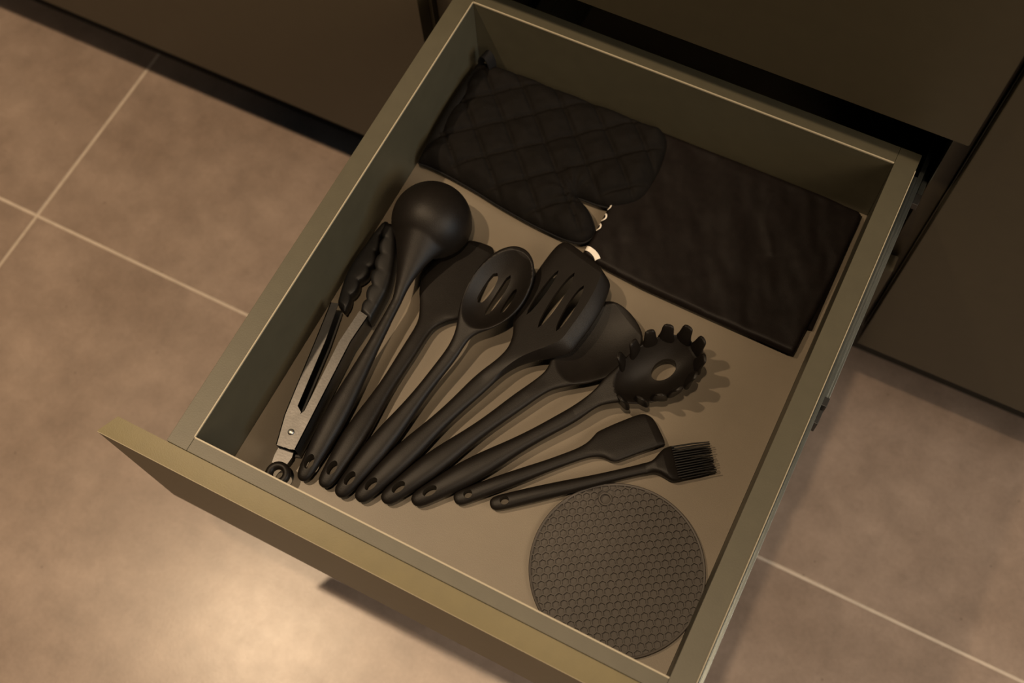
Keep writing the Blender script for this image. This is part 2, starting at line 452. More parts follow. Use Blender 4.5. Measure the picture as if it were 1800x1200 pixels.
def utensil(name, label, cat, tip, neck, poly, th=.008, shape=None, slots=(), hole=(.043, .0160, .0095), wscale=1.0,
            blend=(1.0, 1.25), head='head', edge=4, ns=130, nphi=84, tilt_fix=None, tail=None, mt=None, hprof=None, kpoly=7,
            split=None, parts=None):
    """loft: handle from tip to neck, then the head inside an outline; survey units in, metres out"""
    mt = mt or M_SIL
    T, a, L, loc = local_frame(tip, neck)
    P = np.array([loc(*q) for q in poly])
    wn = interp(hprof or HPROF, 1.0)*wscale
    P = catmull(P, kpoly)
    A = np.c_[np.ones(len(P)), P[:, 0], P[:, 1]]
    co, *_ = np.linalg.lstsq(A, P[:, 2], rcond=None)
    plane = lambda s, y: co[0]+co[1]*s+co[2]*y
    smax = P[:, 0].max()-1e-5
    PP = np.vstack([P, P[:1]])
    def lr(s):
        ys = []
        for i in range(len(PP)-1):
            x0, x1 = PP[i, 0], PP[i+1, 0]
            if (x0-s)*(x1-s) <= 0 and x0 != x1:
                ys.append(PP[i, 1]+(PP[i+1, 1]-PP[i, 1])*(s-x0)/(x1-x0))
        return (min(ys), max(ys)) if ys else (0, 0)
    s0 = P[0, 0]*.5+P[-1, 0]*.5
    smin = max(P[0, 0], P[-1, 0])
    hs = np.concatenate([[0.0008, .002, .004, .007, .011, .016, .023], np.linspace(.032, .98, 30)])*L
    tt = np.linspace(0, 1, ns)
    ts = smin+(smax-smin)*(1-(1-tt)**1.6)
    ss = np.concatenate([hs, ts])
    V = []; ph = np.linspace(0, 2*math.pi, nphi, endpoint=False)
    zn = plane(smin, 0); ztip = tip[2]
    info = []
    for s in ss:
        if s <= smin+1e-9 and s < ts[0]:
            f = s/L
            w = smoothprof(hprof or HPROF, min(f, 1))*wscale; hh = smoothprof(HTHICK, min(f, 1))*wscale; yc = 0
            if f > .5:
                l, r = lr(smin+1e-6); k = smooth01(.5, smin/L, f); w = w*(1-k)+k*(r-l)/2; yc = k*(l+r)/2
        else:
            l, r = lr(s); w = max((r-l)/2, 1e-5); yc = (l+r)/2; hh = interp(HTHICK, 1.0)*wscale
        info.append((s, yc, w, hh))
    # keep the middle line and the widths smooth through the neck
    IS = np.array([q[0] for q in info]); IY = np.array([q[1] for q in info]); IW = np.array([q[2] for q in info])
    hi = smin+.35*(smax-smin); sm_ = []
    for s, yc, w, hh in info:
        dl = .10*L*float(smooth01(.35*L, .7*L, s)*(1-smooth01(smin, hi, s)))
        if dl > 1e-6:
            q = s+dl*np.linspace(-1, 1, 15); wt = 1-np.abs(np.linspace(-1, 1, 15))*.8
            yc = float((np.interp(q, IS, IY)*wt).sum()/wt.sum()); w = float((np.interp(q, IS, IW)*wt).sum()/wt.sum())
        sm_.append((s, yc, w, hh))
    info = sm_
    for s, yc, w, hh in info:
        b = smooth01(blend[0]*L, blend[1]*L, s)
        zline = ztip+(zn-ztip)*smooth01(.15*L, smin, s)*1.0 if s < smin else plane(s, yc)
        if s < smin: zline = ztip+(zn-ztip)*(s/smin)**1.3
        ct, st = np.cos(ph), np.sin(ph)
        t = np.sign(ct)*np.abs(ct)**.9
        y = yc+w*t
        zh = zline+hh*np.sign(st)*np.abs(st)**.9
        zp = np.array([plane(s, yy) for yy in y])
        if shape is not None: zp = zp+np.array([shape(s, yy, yc, w, (yy-yc)/w if w > 1e-4 else 0) for yy in y])
        endk = min(1.0, math.sqrt(max(0.0, (smax-s)/(2.2*th))+.02)) if s > smin else 1
        zp = zp+np.sign(st)*th*endk*np.sqrt(np.clip(1-np.abs(t)**edge, 0, 1))
        z = zh*(1-b)+zp*b
        V.extend(np.c_[np.full(nphi, s), y, z])
    n = len(ss); F = []
    for i in range(n-1):
        for k in range(nphi):
            k2 = (k+1) % nphi
            F.append((i*nphi+k, i*nphi+k2, (i+1)*nphi+k2, (i+1)*nphi+k))
    F.append(tuple(range(nphi))[::-1]); F.append(tuple(range((n-1)*nphi, n*nphi)))
    V = np.array(V)*S
    cutters = []
    if hole:
        cutters.append(prism([(x*S, y*S) for x, y in oval(hole[0], 0, hole[1], hole[2])], -.05, .1))
    for q in slots:
        cutters.append(prism([(x*S, y*S) for x, y in q], -.05, .2))
    if cutters: V, F = cut(V, F, cutters)
    root = empty(name, W(T[0], T[1], DF), a)
    tag(root, label, cat)
    sp = (split or smin)*S
    hf = [f for f in F if np.mean([V[i][0] for i in f]) < sp]; gf = [f for f in F if np.mean([V[i][0] for i in f]) >= sp]
    for nm, fs in (('handle', hf), (head, gf)):
        used = sorted({i for f in fs for i in f}); mp = {i: k for k, i in enumerate(used)}
        build(nm, V[used], [tuple(mp[i] for i in f) for f in fs], mt, root, True, 38)
    return root, loc, plane, L

# ---- solid turner, under ladle and slotted spoon
utensil('solid_turner', 'solid flat black turner half hidden between the ladle and the slotted spoon', 'turner',
        (566, 856, .021), (727, 606, .024),
        [(713, 601, .024), (724, 584, .024), (735, 563, .022), (738, 535, .020), (738, 505, .018), (748, 478, .018), (780, 447, .018),
         (808, 428, .018), (828, 423, .018), (858, 431, .018), (867, 437, .018), (867, 449, .018), (856, 480, .018), (841, 512, .018),
         (826, 545, .020), (806, 561, .021), (785, 566, .022), (763, 577, .023), (748, 595, .024), (738, 613, .024)],
        th=.009, blend=(1.05, 1.35), head='blade')
# ---- slotted spoon
def spoon_shape(loc, c, ax, depth, inset):
    C = loc(*c)
    def f(s, y, yc, w, t):
        r2 = ((s-C[0])/ax[0])**2+((y-C[1])/ax[1])**2
        r = math.sqrt(r2)
        k = max(0.0, 1-(r/inset)**2)
        return -depth*k
    return f
tip, neck = (593, 872, .021), (793, 632, .040)
_, _, _, lc = local_frame(tip, neck)
SPO = [(784, 620, .042), (796, 598, .05), (803, 572, .06), (805, 548, .075), (812, 520, .085), (828, 487, .09), (850, 459, .095), (878, 441, .095),
       (905, 436, .095), (925, 443, .095), (937, 460, .095), (939, 484, .095), (930, 512, .092), (912, 540, .088), (888, 562, .08), (862, 577, .07),
       (838, 588, .06), (822, 602, .05), (806, 630, .042)]
sl = [lens(lc(840, 531, .06), lc(875, 485, .06), .0095), lens(lc(852, 552, .06), lc(898, 488, .06), .0078), lens(lc(880, 551, .06), lc(908, 511, .06), .0066)]
utensil('slotted_spoon', 'black slotted spoon with an oval bowl and three slots', 'spoon', tip, neck, SPO, th=.0075,
        shape=spoon_shape(lc, (873, 508, .09), (.105, .066), .036, .93), slots=sl, blend=(1.0, 1.3), head='bowl', edge=8)
# ---- slotted turner
tip, neck = (627, 879, .021), (851, 664, .045)
_, _, _, lc = local_frame(tip, neck)
TUR = [(838, 655, .045), (865, 637, .05), (890, 613, .055), (901, 590, .05), (903, 565, .048), (912, 535, .05), (935, 492, .054), (962, 453, .060), (980, 433, .063),
       (992, 427, .068), (1008, 431, .08), (1040, 456, .092), (1066, 477, .103), (1073, 488, .107), (1071, 503, .107), (1058, 535, .104), (1040, 565, .098), (1020, 592, .092),
       (1003, 612, .085), (975, 622, .075), (945, 627, .066), (915, 636, .058), (888, 654, .05), (864, 676, .045)]
sl = [lens(lc(925, 548, .08), lc(982, 474, .08), .0075, blunt=.6), lens(lc(945, 574, .08), lc(1010, 482, .08), .0105, blunt=.6),
      lens(lc(977, 584, .08), lc(1026, 507, .08), .0098, blunt=.6)]
def turner_shape(s, y, yc, w, t):
    return -.026*max(0, -t-.66)/.34 if t < -.66 else 0
utensil('slotted_turner', 'black slotted turner with a squared blade and three long slots', 'turner', tip, neck, TUR, th=.0075,
        shape=turner_shape, slots=sl, blend=(1.0, 1.28), head='blade', edge=8)
# ---- broad solid spoon below the slotted turner
tip, neck = (672, 881, .021), (917, 701, .030)
_, _, _, lc = local_frame(tip, neck)
BRO = [(905, 692, .030), (935, 672, .033), (960, 650, .036), (972, 620, .04), (985, 590, .042), (1010, 557, .044), (1040, 536, .045), (1071, 530, .045), (1090, 536, .045), (1108, 549, .045),
       (1123, 569, .045), (1130, 590, .045), (1126, 607, .045), (1110, 628, .044), (1092, 646, .043), (1070, 660, .042), (1040, 670, .04), (1003, 678, .036), (965, 688, .033), (930, 711, .030)]
def broad_shape(s, y, yc, w, t):
    C = lc(1060, 605, .045)
    r = math.hypot((s-C[0])/.115, (y-C[1])/.078)
    return -.024*max(0, 1-r*r)
utensil('solid_spoon', 'broad solid black spoon partly under the slotted turner', 'spoon', tip, neck, BRO, th=.0075,
        shape=broad_shape, blend=(1.02, 1.2), head='bowl', edge=8)
# ---- pasta server
tip, neck = (724, 883, .021), (1006, 731, .034)
_, _, _, lc = local_frame(tip, neck)
CP = (1160, 652, .06)
PAS = [(996, 722, .034), (1025, 703, .04), (1046, 684, .05), (1062, 664, .058), (1085, 642, .066), (1110, 617, .072), (1140, 598, .075), (1172, 589, .077), (1203, 592, .077), (1224, 606, .077),
       (1232, 626, .077), (1228, 648, .076), (1212, 672, .074), (1186, 690, .071), (1152, 700, .067), (1115, 706, .06), (1085, 708, .05), (1050, 716, .042), (1016, 741, .034)]
def pasta_shape(s, y, yc, w, t):
    C = lc(*CP)
    r = math.hypot((s-C[0])/.108, (y-C[1])/.066)
    return -.050*max(0, 1-(r/.97)**2)**.9
ch = lc(1166, 652, .025)
root, loc, plane, L = utensil('pasta_server', 'black pasta server with upright teeth and an oval hole', 'pasta server', tip, neck, PAS, th=.007,
        shape=pasta_shape, slots=[oval(ch[0], ch[1], .0285, .0195, 36)], blend=(1.0, 1.2), head='bowl', edge=8)
def tooth(parent, base, out, lean=.22, w=.0142, hgt=.050, d=.0050):
    """upright rounded prong; base and out in the utensil's frame, survey units"""
    o = Vector((out[0], out[1], 0)).normalized(); q = Vector((-o.y, o.x, 0)); V = []; F = []
    n = 14; lv = [(0, 1.32), (.22, 1.22), (.42, 1.04), (.62, .94), (.84, .86), (.95, .74), (1.0, .50)]
    for f, k in lv:
        c = Vector(base)+Vector((0, 0, hgt*f-.012))+o*(lean*hgt*f*f)
        for j in range(n):
            a = 2*math.pi*j/n
            ca, sa = math.cos(a), math.sin(a)
            V.append((c+q*(w*k*math.copysign(abs(ca)**.7, ca))+o*(d*(1.3-.5*f)*math.copysign(abs(sa)**.8, sa)*(k**.5)))*S)
    for i in range(len(lv)-1):
        for j in range(n):
            F.append((i*n+j, i*n+(j+1) % n, (i+1)*n+(j+1) % n, (i+1)*n+j))
    F.append(tuple(range(n))[::-1]); F.append(tuple(range((len(lv)-1)*n, len(lv)*n)))
    build('tooth', V, F, M_SIL, parent, True, 50)
RIM = catmull([np.array(loc(*q)) for q in PAS[4:17]], 20)
acc = np.r_[0, np.cumsum(np.linalg.norm(np.diff(RIM[:, :2], axis=0), axis=1))]
Cc = lc(*CP)
NT = 12
for k in range(NT):
    i = int(np.searchsorted(acc, acc[-1]*(k+.25)/(NT-.5)))
    b = RIM[min(i, len(RIM)-1)]
    od = (b-Cc)[:2]; od = od/np.linalg.norm(od)
    zz = plane(b[0], b[1])
    tooth(root, (b[0]-od[0]*.005, b[1]-od[1]*.005, zz), od)
# ---- small spatula
tip, neck = (798, 879, .017), (1020, 797, .020)
utensil('small_spatula', 'small black scraper spatula lying beside the basting brush', 'spatula', tip, neck,
        [(1014, 789, .020), (1030, 780, .020), (1042, 768, .020), (1049, 760, .020), (1062, 753, .020), (1092, 740, .020), (1122, 729, .020), (1134, 728, .020), (1147, 735, .020), (1158, 753, .020),
         (1168, 775, .020), (1168, 780, .020), (1163, 783, .020), (1125, 796, .020), (1090, 809, .020), (1082, 811, .020), (1073, 810, .020), (1060, 804, .020), (1044, 802, .020), (1026, 806, .020)],
        th=.0085, blend=(1.02, 1.12), head='blade', hole=(.031, .0095, .0088), wscale=.80,
        hprof=[(0, 0), (.004, .008), (.012, .013), (.03, .0175), (.06, .0195), (.12, .0200), (.22, .0205), (.33, .0205), (.45, .0195), (.6, .018), (.75, .0155), (.9, .0132), (1, .0125)])
# ---- basting brush
tip, neck = (861, 887, .017), (1128, 825, .020)
root, loc, plane, L = utensil('basting_brush', 'black silicone basting brush touching the grey mat', 'brush', tip, neck,
        [(1124, 816, .020), (1138, 813, .020), (1148, 808, .020), (1158, 797, .020), (1165, 790, .020), (1172, 786, .020), (1183, 784, .020), (1187, 796, .020), (1192, 814, .020), (1197, 832, .020), (1199, 842, .020),
         (1190, 845, .020), (1180, 845, .020), (1170, 840, .020), (1158, 833, .020), (1145, 831, .020), (1132, 833, .020)],
        th=.0135, blend=(1.02, 1.1), head='ferrule', hole=(.031, .0095, .0088), wscale=.80,
        hprof=[(0, 0), (.004, .008), (.012, .013), (.03, .0175), (.06, .0195), (.12, .0200), (.22, .0200), (.33, .0195), (.45, .0185), (.6, .0165), (.75, .0145), (.9, .0130), (1, .0125)])
V = []; F = []
A0, A1 = loc(1186, 786, .020), loc(1199, 841, .020); B0, B1 = loc(1246, 778, .020), loc(1258, 829, .020)
for lay in range(3):
    for k in range(13):
        t = (k+.5*(lay == 1))/12.5
        a = A0+(A1-A0)*t; b = B0+(B1-B0)*t
        b = b+(b-a)*rng.uniform(-.05, .04)
        z = (lay-1)*.0085
        p = [(a[0]-.008, a[1], a[2]+z), tuple((a+b)/2+[0, rng.uniform(-.0008, .0008), z]), (b[0], b[1]+rng.uniform(-.001, .001), b[2]+z)]
        v, f = tube([tuple(np.array(q)*S) for q in p], [.0020*S, .0018*S, .0013*S], 7)
        F.extend([tuple(i+len(V) for i in q) for q in f]); V.extend(v)
o = build('bristles', V, F, M_SIL2, root, True, 60); o['kind'] = 'stuff'

# ---- ladle, lying on its rim with the back of the bowl up
def ladle():
    tip, neck = (528, 846, .021), (697, 530, .062)
    T, a, L, loc = local_frame(tip, neck)
    Cb = loc(759, 389, .062); r = .091
    th = math.radians(10)
    # dome
    V = []; F = []
    def dome(rad, nseg=56, nlat=18):
        vs = []
        for i in range(nlat+1):
            p = math.pi/2*min(1, i/(nlat-3)); dz = -.008*max(0, i-(nlat-3))
            for k in range(nseg):
                q = 2*math.pi*k/nseg
                x, y, z = rad*math.sin(p)*math.cos(q), rad*math.sin(p)*math.sin(q), rad*1.0*math.cos(p)+dz
                vs.append((Cb[0]+x*math.cos(th)+z*math.sin(th), Cb[1]+y, Cb[2]-x*math.sin(th)+z*math.cos(th)))
        return vs
    ns = 56; nl = 18
    vo = dome(r); vi = dome(r-.011)
    V = vo+vi; off = len(vo)
    for i in range(nl):
        for k in range(ns):
            k2 = (k+1) % ns
            F.append((i*ns+k, i*ns+k2, (i+1)*ns+k2, (i+1)*ns+k)); F.append((off+i*ns+k2, off+i*ns+k, off+(i+1)*ns+k, off+(i+1)*ns+k2))
    for k in range(ns):
        k2 = (k+1) % ns; F.append((nl*ns+k, nl*ns+k2, off+nl*ns+k2, off+nl*ns+k))
    # handle + flaring neck
    H = []; nphi = 40
    near = Cb[0]-r*math.cos(th)
    st = np.concatenate([[0.0008, .002, .004, .007, .011, .016, .023], np.linspace(.032, 1.0, 34)])*L
    rows = []
    for s in st:
        f = s/L; rows.append((s, 0.0, smoothprof(HPROF, f), smoothprof(HTHICK, f), tip[2]+(neck[2]-tip[2])*f**1.3))
    ex = Cb[0]-.042
    for j in range(1, 15):
        f = j/14; s = L+(ex-L)*f
        wd = .0122+(.076-.0122)*f**1.75; hh = .0105+.010*f
        zz = neck[2]+(Cb[2]+r*.62-neck[2])*f**1.25
        rows.append((s, Cb[1]*f, wd, hh, zz))
    HV = []; HF = []
    for s, yc, w, hh, zc in rows:
        for k in range(nphi):
            q = 2*math.pi*k/nphi; c, sn = math.cos(q), math.sin(q)
            bend = -.62*w*(abs(c)**2.0)*(w/.074)**1.0 if w > .0125 and s > L else 0
            HV.append((s, yc+w*c, zc+hh*math.copysign(abs(sn)**.9, sn)+bend))
    n = len(rows)
    for i in range(n-1):
        for k in range(nphi):
            k2 = (k+1) % nphi; HF.append((i*nphi+k, i*nphi+k2, (i+1)*nphi+k2, (i+1)*nphi+k))
    HF.append(tuple(range(nphi))[::-1]); HF.append(tuple(range((n-1)*nphi, n*nphi)))
    o1 = len(V)
    VV = np.array(V+HV)*S; FF = F+[tuple(i+o1 for i in f) for f in HF]
    o = temp(VV, FF)
    md = o.modifiers.new('r', 'REMESH'); md.mode = 'VOXEL'; md.voxel_size = .0011
    sm = o.modifiers.new('s', 'SMOOTH'); sm.factor = .5; sm.iterations = 26
    V2, F2 = bake(o); kill(o)
    V2, F2 = cut(V2, F2, [prism([(x*S, y*S) for x, y in oval(.043, 0, .0160, .0095)], -.05, .1)])
    root = empty('ladle', W(T[0], T[1], DF), a)
    tag(root, 'black ladle with a round domed bowl next to the metal tongs', 'ladle')
    sp = (L*1.02)*S
    cx = [np.mean([V2[i][0] for i in f]) for f in F2]
    for nm, fs in (('handle', [f for f, x in zip(F2, cx) if x < sp]), ('bowl', [f for f, x in zip(F2, cx) if x >= sp])):
        used = sorted({i for f in fs for i in f}); mp = {i: k for k, i in enumerate(used)}
        build(nm, V2[used], [tuple(mp[i] for i in f) for f in fs], M_SIL, root, True, 50)
ladle()

# ---- tongs
def tongs():
    base = at(505, 790, 0)
    root = empty('tongs', W(base[0], base[1], DF)); tag(root, 'steel kitchen tongs with black scalloped tips leaning by the drawer side', 'tongs')
    B = np.array(W(base[0], base[1], DF))
    def P(px, py, h): return np.array(W(*at(px, py, h)))-B
    def sheet(poly, thick, z_off=0):
        v = []; n = len(poly)
        for p in poly: v.append((p[0], p[1], p[2]+z_off))
        for p in poly: v.append((p[0], p[1], p[2]+z_off-thick))
        f = [tuple(range(n)), tuple(range(n, 2*n))[::-1]]+[(i, n+i, n+(i+1) % n, (i+1) % n) for i in range(n)]
        return v, f
    def join(*ms):
        V = []; F = []
        for v, f in ms:
            F.extend([tuple(i+len(V) for i in q) for q in f]); V.extend([tuple(x) for x in v])
        return V, F
    def arm(flange, outer_idx, htop, hbot, mt=M_STEEL):
        t = .0009
        top = [P(x, y, htop) for x, y in flange]
        dz = (htop-hbot)*S
        bot = [(p[0], p[1], p[2]-dz) for p in top]
        parts = [sheet(top, t), sheet(bot, t)]
        o = [top[i] for i in outer_idx]
        cen = np.mean(np.array(top), axis=0)
        for i in range(len(o)-1):
            a, b = o[i], o[i+1]; d = (b-a)[:2]; d = d/np.linalg.norm(d); q = np.array([-d[1], d[0]])
            if np.dot(q, (cen-a)[:2]) < 0: q = -q
            v = []
            for p in (a, b):
                for off in (0, t):
                    for z in (0, -dz): v.append((p[0]+q[0]*off, p[1]+q[1]*off, p[2]+z))
            parts.append((v, [(0, 1, 5, 4), (2, 6, 7, 3), (0, 4, 6, 2), (1, 3, 7, 5), (0, 2, 3, 1), (4, 5, 7, 6)]))
        v, f = join(*parts)
        build('arm', v, f, mt, root, True, 30)
    arm([(485, 781), (500, 728), (553, 600), (581, 531), (595, 533), (572, 598), (523, 713), (529, 724), (517, 752), (512, 781), (499, 786)], [0, 1, 2, 3], .062, .012)
    arm([(495, 777), (505, 757), (519, 732), (527, 728), (535, 722), (596, 600), (632, 546), (647, 556), (617, 600), (519, 790), (508, 789), (499, 785)], [7, 8, 9], .066, .010)
    # rivet
    c = P(511.5, 759, .0665)
    v, f = lathe([(0, .0018), (.0016, .0016), (.0027, .0009), (.0030, 0), (.0030, -.024), (0, -.024)], 20, c)
    build('rivet', v, f, M_RIVET, root, True, 50)
    # pull tab and ring
    tab = [P(*q, .034) for q in [(492, 782), (517, 790), (513, 804), (505, 815), (492, 818), (478, 812), (482, 800)]]
    v, f = sheet(tab, .0010); build('pull_tab', v, f, M_STEEL, root, True, 30)
    c = P(488.5, 833, .036)
    R0, r0 = .0078, .0036; V = []; F = []; n, mm = 40, 16
    for i in range(n):
        for j in range(mm):
            a, b = 2*math.pi*i/n, 2*math.pi*j/mm
            V.append((c[0]+(R0+r0*math.cos(b))*math.cos(a), c[1]+(R0+r0*math.cos(b))*math.sin(a), c[2]+r0*1.2*math.sin(b)))
            F.append((i*mm+j, ((i+1) % n)*mm+j, ((i+1) % n)*mm+(j+1) % mm, i*mm+(j+1) % mm))
    build('pull_ring', V, F, M_SIL, root, True, 80)
    # scalloped tips: upright curved paddles, thin scalloped lip on the inner side
    def paddle(outer, inner, htop, hbot, nb):
        n = 80
        def samp(pl):
            c = catmull(pl, 12); acc = np.r_[0, np.cumsum(np.linalg.norm(np.diff(c, axis=0), axis=1))]
            return np.c_[[np.interp(np.linspace(0, acc[-1], n), acc, c[:, k]) for k in (0, 1)]].T
        O, I = samp(outer), samp(inner)
        V = []; F = []; m_ = 14
        for i in range(n):
            f = i/(n-1)
            o, q = O[i], I[i]
            sc = abs(math.sin(math.pi*nb*f))**.6
            q = q+(o-q)*.20*(1-sc)*(1 if .03 < f < .97 else .3)
            ends = min(1, math.sin(math.pi*min(max(f, .0), 1))*6+.25)
            a = P(o[0], o[1], htop); b = P(q[0], q[1], htop)
            h = (htop-hbot)*S*(.55+.45*ends)
            for j in range(m_):
                an = 2*math.pi*j/m_
                t = .5+.5*math.copysign(abs(math.cos(an))**.55, math.cos(an))
                z = math.copysign(abs(math.sin(an))**.35, math.sin(an))
                p = a*t+b*(1-t)
                V.append((p[0], p[1], p[2]-(htop-hbot)*S/2+z*h/2))
        for i in range(n-1):
            for j in range(m_):
                j2 = (j+1) % m_; F.append((i*m_+j, i*m_+j2, (i+1)*m_+j2, (i+1)*m_+j))
        F.append(tuple(range(m_))); F.append(tuple(range((n-1)*m_, n*m_))[::-1])
        build('tip', V, F, M_SIL2, root, True, 50)
    paddle([(649, 562), (664, 536), (680, 506), (689, 478), (694, 445), (694, 415), (691, 390)],
           [(631, 546), (637, 525), (646, 498), (652, 472), (662, 440), (668, 412), (676, 388)], .070, .010, 6)
    paddle([(592, 531), (602, 496), (611, 473), (628, 445), (644, 424), (658, 405), (675, 386)],
           [(606, 546), (621, 517), (638, 490), (655, 470), (664, 445), (670, 415), (682, 388)], .046, .006, 6)
tongs()

# ================================================================== ROUND MAT
def mat_disc():
    c = at(1084.5, 999, .012); R = .1775
    root = empty('trivet_mat', W(c[0], c[1], DF)); tag(root, 'round dark grey silicone mat with raised honeycomb pattern and a hanging hole', 'mat')
    hc = at(1064, 876, .012)-c; hx, hy = hc[0]*S, hc[1]*S
    Rm = R*S; t0 = .0020; t1 = .0044
    # base disc with hole
    v, f = lathe([(0, 0.0006), (Rm-.001, .0006), (Rm, .0014), (Rm, t0), (0, t0)], 96)
    bmv = v
    me = bpy.data.meshes.new('t'); me.from_pydata(v, [], f)
    bm = bmesh.new(); bm.from_mesh(me); bmesh.ops.remove_doubles(bm, verts=bm.verts, dist=1e-6)
    bmesh.ops.recalc_face_normals(bm, faces=bm.faces)
    V = [x.co[:] for x in bm.verts]; F = [tuple(q.index for q in p.verts) for p in bm.faces]; bm.free(); bpy.data.meshes.remove(me)
    F = [q for q in F if len(set(q)) > 2]
    V, F = cut(V, F, [prism(oval(hx, hy, .0042, .0042, 28), .0009, .02)])
    build('base', V, F, M_GREYSIL, root, True, 30)
    v, f = lathe([(Rm-.0022, t0-.0004), (Rm-.0022, t1-.0003), (Rm-.0017, t1), (Rm-.0006, t1), (Rm, t1-.0006), (Rm, t0-.0004), (Rm-.0022, t0-.0004)], 120)
    build('rim', v, f, M_GREYSIL, root, True, 40)
    v, f = lathe([(.0042, .0010), (.0042, t1-.0002), (.0046, t1+.0002), (.0056, t1+.0002), (.0060, t1-.0002), (.0060, t0-.0004), (.0042, .0010)], 36, (hx, hy, 0))
    build('hole_rim', v, f, M_GREYSIL, root, True, 40)
    # honeycomb
    cell = .0163*S          # flat to flat
    ci = cell/math.sqrt(3)
    # one row of cells runs slightly rising to the right in the photograph
    p0 = at(930, 990, .012); p1 = at(1235, 955, .012)
    ang = math.atan2(p1[1]-p0[1], p1[0]-p0[0])
    rows = int(Rm/(cell*.866))+2
    V = []; F = []; idx = {}
    def add(p):
        k = (round(p[0]*1e6), round(p[1]*1e6), round(p[2]*1e6))
        if k not in idx: idx[k] = len(V); V.append(p)
        return idx[k]
    lim = Rm-.0016
    for j in range(-rows, rows+1):
        for i in range(-rows, rows+1):
            cx = (i+.5*(j % 2))*cell; cy = j*cell*.866
            x = cx*math.cos(ang)-cy*math.sin(ang); y = cx*math.sin(ang)+cy*math.cos(ang)
            if math.hypot(x, y) > lim+ci*.6: continue
            if math.hypot(x-hx, y-hy) < .0060+ci*.15: continue
            O = []; I = []; Bt = []
            ok = True
            for k in range(6):
                a = ang+math.pi/6+k*math.pi/3
                for lst, rr, z in ((O, ci, t1-.0004), (I, ci-.00060, t1-.0004), (Bt, ci-.00085, t0+.0001)):
                    px, py = x+rr*math.cos(a), y+rr*math.sin(a)
                    h = math.hypot(px, py)
                    if h > lim: px, py = px*lim/h, py*lim/h
                    h = math.hypot(px-hx, py-hy)
                    if h < .0058: px, py = hx+(px-hx)*.0058/h, hy+(py-hy)*.0058/h
                    lst.append((px, py, z))
            ids = [[add(p) for p in q] for q in (O, I, Bt)]
            for k in range(6):
                k2 = (k+1) % 6
                for A, B_ in ((0, 1), (1, 2)):
                    q = (ids[A][k], ids[A][k2], ids[B_][k2], ids[B_][k])
                    u = []
                    for t in q:
                        if t not in u: u.append(t)
                    if len(u) >= 3: F.append(tuple(u))
    me = bpy.data.meshes.new('honeycomb_ridges'); me.from_pydata(V, [], F); me.validate()
    bm = bmesh.new(); bm.from_mesh(me)
    for q in bm.faces:
        q.normal_update()
        if q.normal.z < 0: q.normal_flip()
    bm.to_mesh(me); bm.free()
    finish(me, True, 20)
    o = link('honeycomb_ridges', me, M_GREYSIL, root); o['kind'] = 'stuff'
mat_disc()

# ================================================================== CLOTH
def fill(poly, step):
    """triangulated interior of a closed polygon (metres); returns pts, tris, distance to edge"""
    P = np.array(poly); n = len(P)
    x0, y0 = P.min(0); x1, y1 = P.max(0)
    gx_, gy_ = np.meshgrid(np.arange(x0, x1, step), np.arange(y0, y1, step))
    gx_[1::2] += step/2
    G = np.c_[gx_.ravel(), gy_.ravel()]
    A = P; B = np.roll(P, -1, 0)
    def dist(Q):
        d = np.full(len(Q), 1e9)
        for a, b in zip(A, B):
            ab = b-a; t = np.clip(((Q-a)@ab)/max(ab@ab, 1e-12), 0, 1)
            d = np.minimum(d, np.linalg.norm(Q-(a+t[:, None]*ab), axis=1))
        return d
    ins = np.zeros(len(G), bool)
    for a, b in zip(A, B):
        c = ((a[1] > G[:, 1]) != (b[1] > G[:, 1]))
        with np.errstate(divide='ignore', invalid='ignore'):
            xx = (b[0]-a[0])*(G[:, 1]-a[1])/(b[1]-a[1])+a[0]
        ins ^= c & (G[:, 0] < xx)
    G = G[ins]; G = G[dist(G) > step*.45]
    pts = [Vector(p) for p in P]+[Vector(p) for p in G]
    r = delaunay_2d_cdt(pts, [(i, (i+1) % n) for i in range(n)], [tuple(range(n))], 1, 1e-7)
    Q = np.array([v[:] for v in r[0]]); T = [tuple(t) for t in r[2]]
    return Q, T, dist(Q)
def vnoise(Q, scale, seed):
    """smooth value noise on 2-D points"""
    r = np.random.default_rng(seed); g_ = r.uniform(-1, 1, (128, 128))
    x = Q[:, 0]*scale+300; y = Q[:, 1]*scale+300
    i, j = np.floor(x).astype(int), np.floor(y).astype(int); fx, fy = x-i, y-j
    fx = fx*fx*(3-2*fx); fy = fy*fy*(3-2*fy)
    G = lambda a, b: g_[a % 128, b % 128]
    return (G(i, j)*(1-fx)+G(i+1, j)*fx)*(1-fy)+(G(i, j+1)*(1-fx)+G(i+1, j+1)*fx)*fy
def pillow(name, poly, step, top, bot, mt, parent, angle=60):
    Q, T, d = fill(poly, step)
    n = len(Q)
    zt = top(Q, d); zb = bot(Q, d)
    rim = d < 1e-6
    zm = zb[rim]
    V = [(q[0], q[1], z) for q, z in zip(Q, zt)]; low = {}
    for i in range(n):
        if rim[i]: low[i] = i; 
        else:
            low[i] = len(V); V.append((Q[i][0], Q[i][1], zb[i]))
    F = list(T)+[tuple(low[i] for i in t[::-1]) for t in T]
    return build(name, V, F, mt, parent, True, angle)

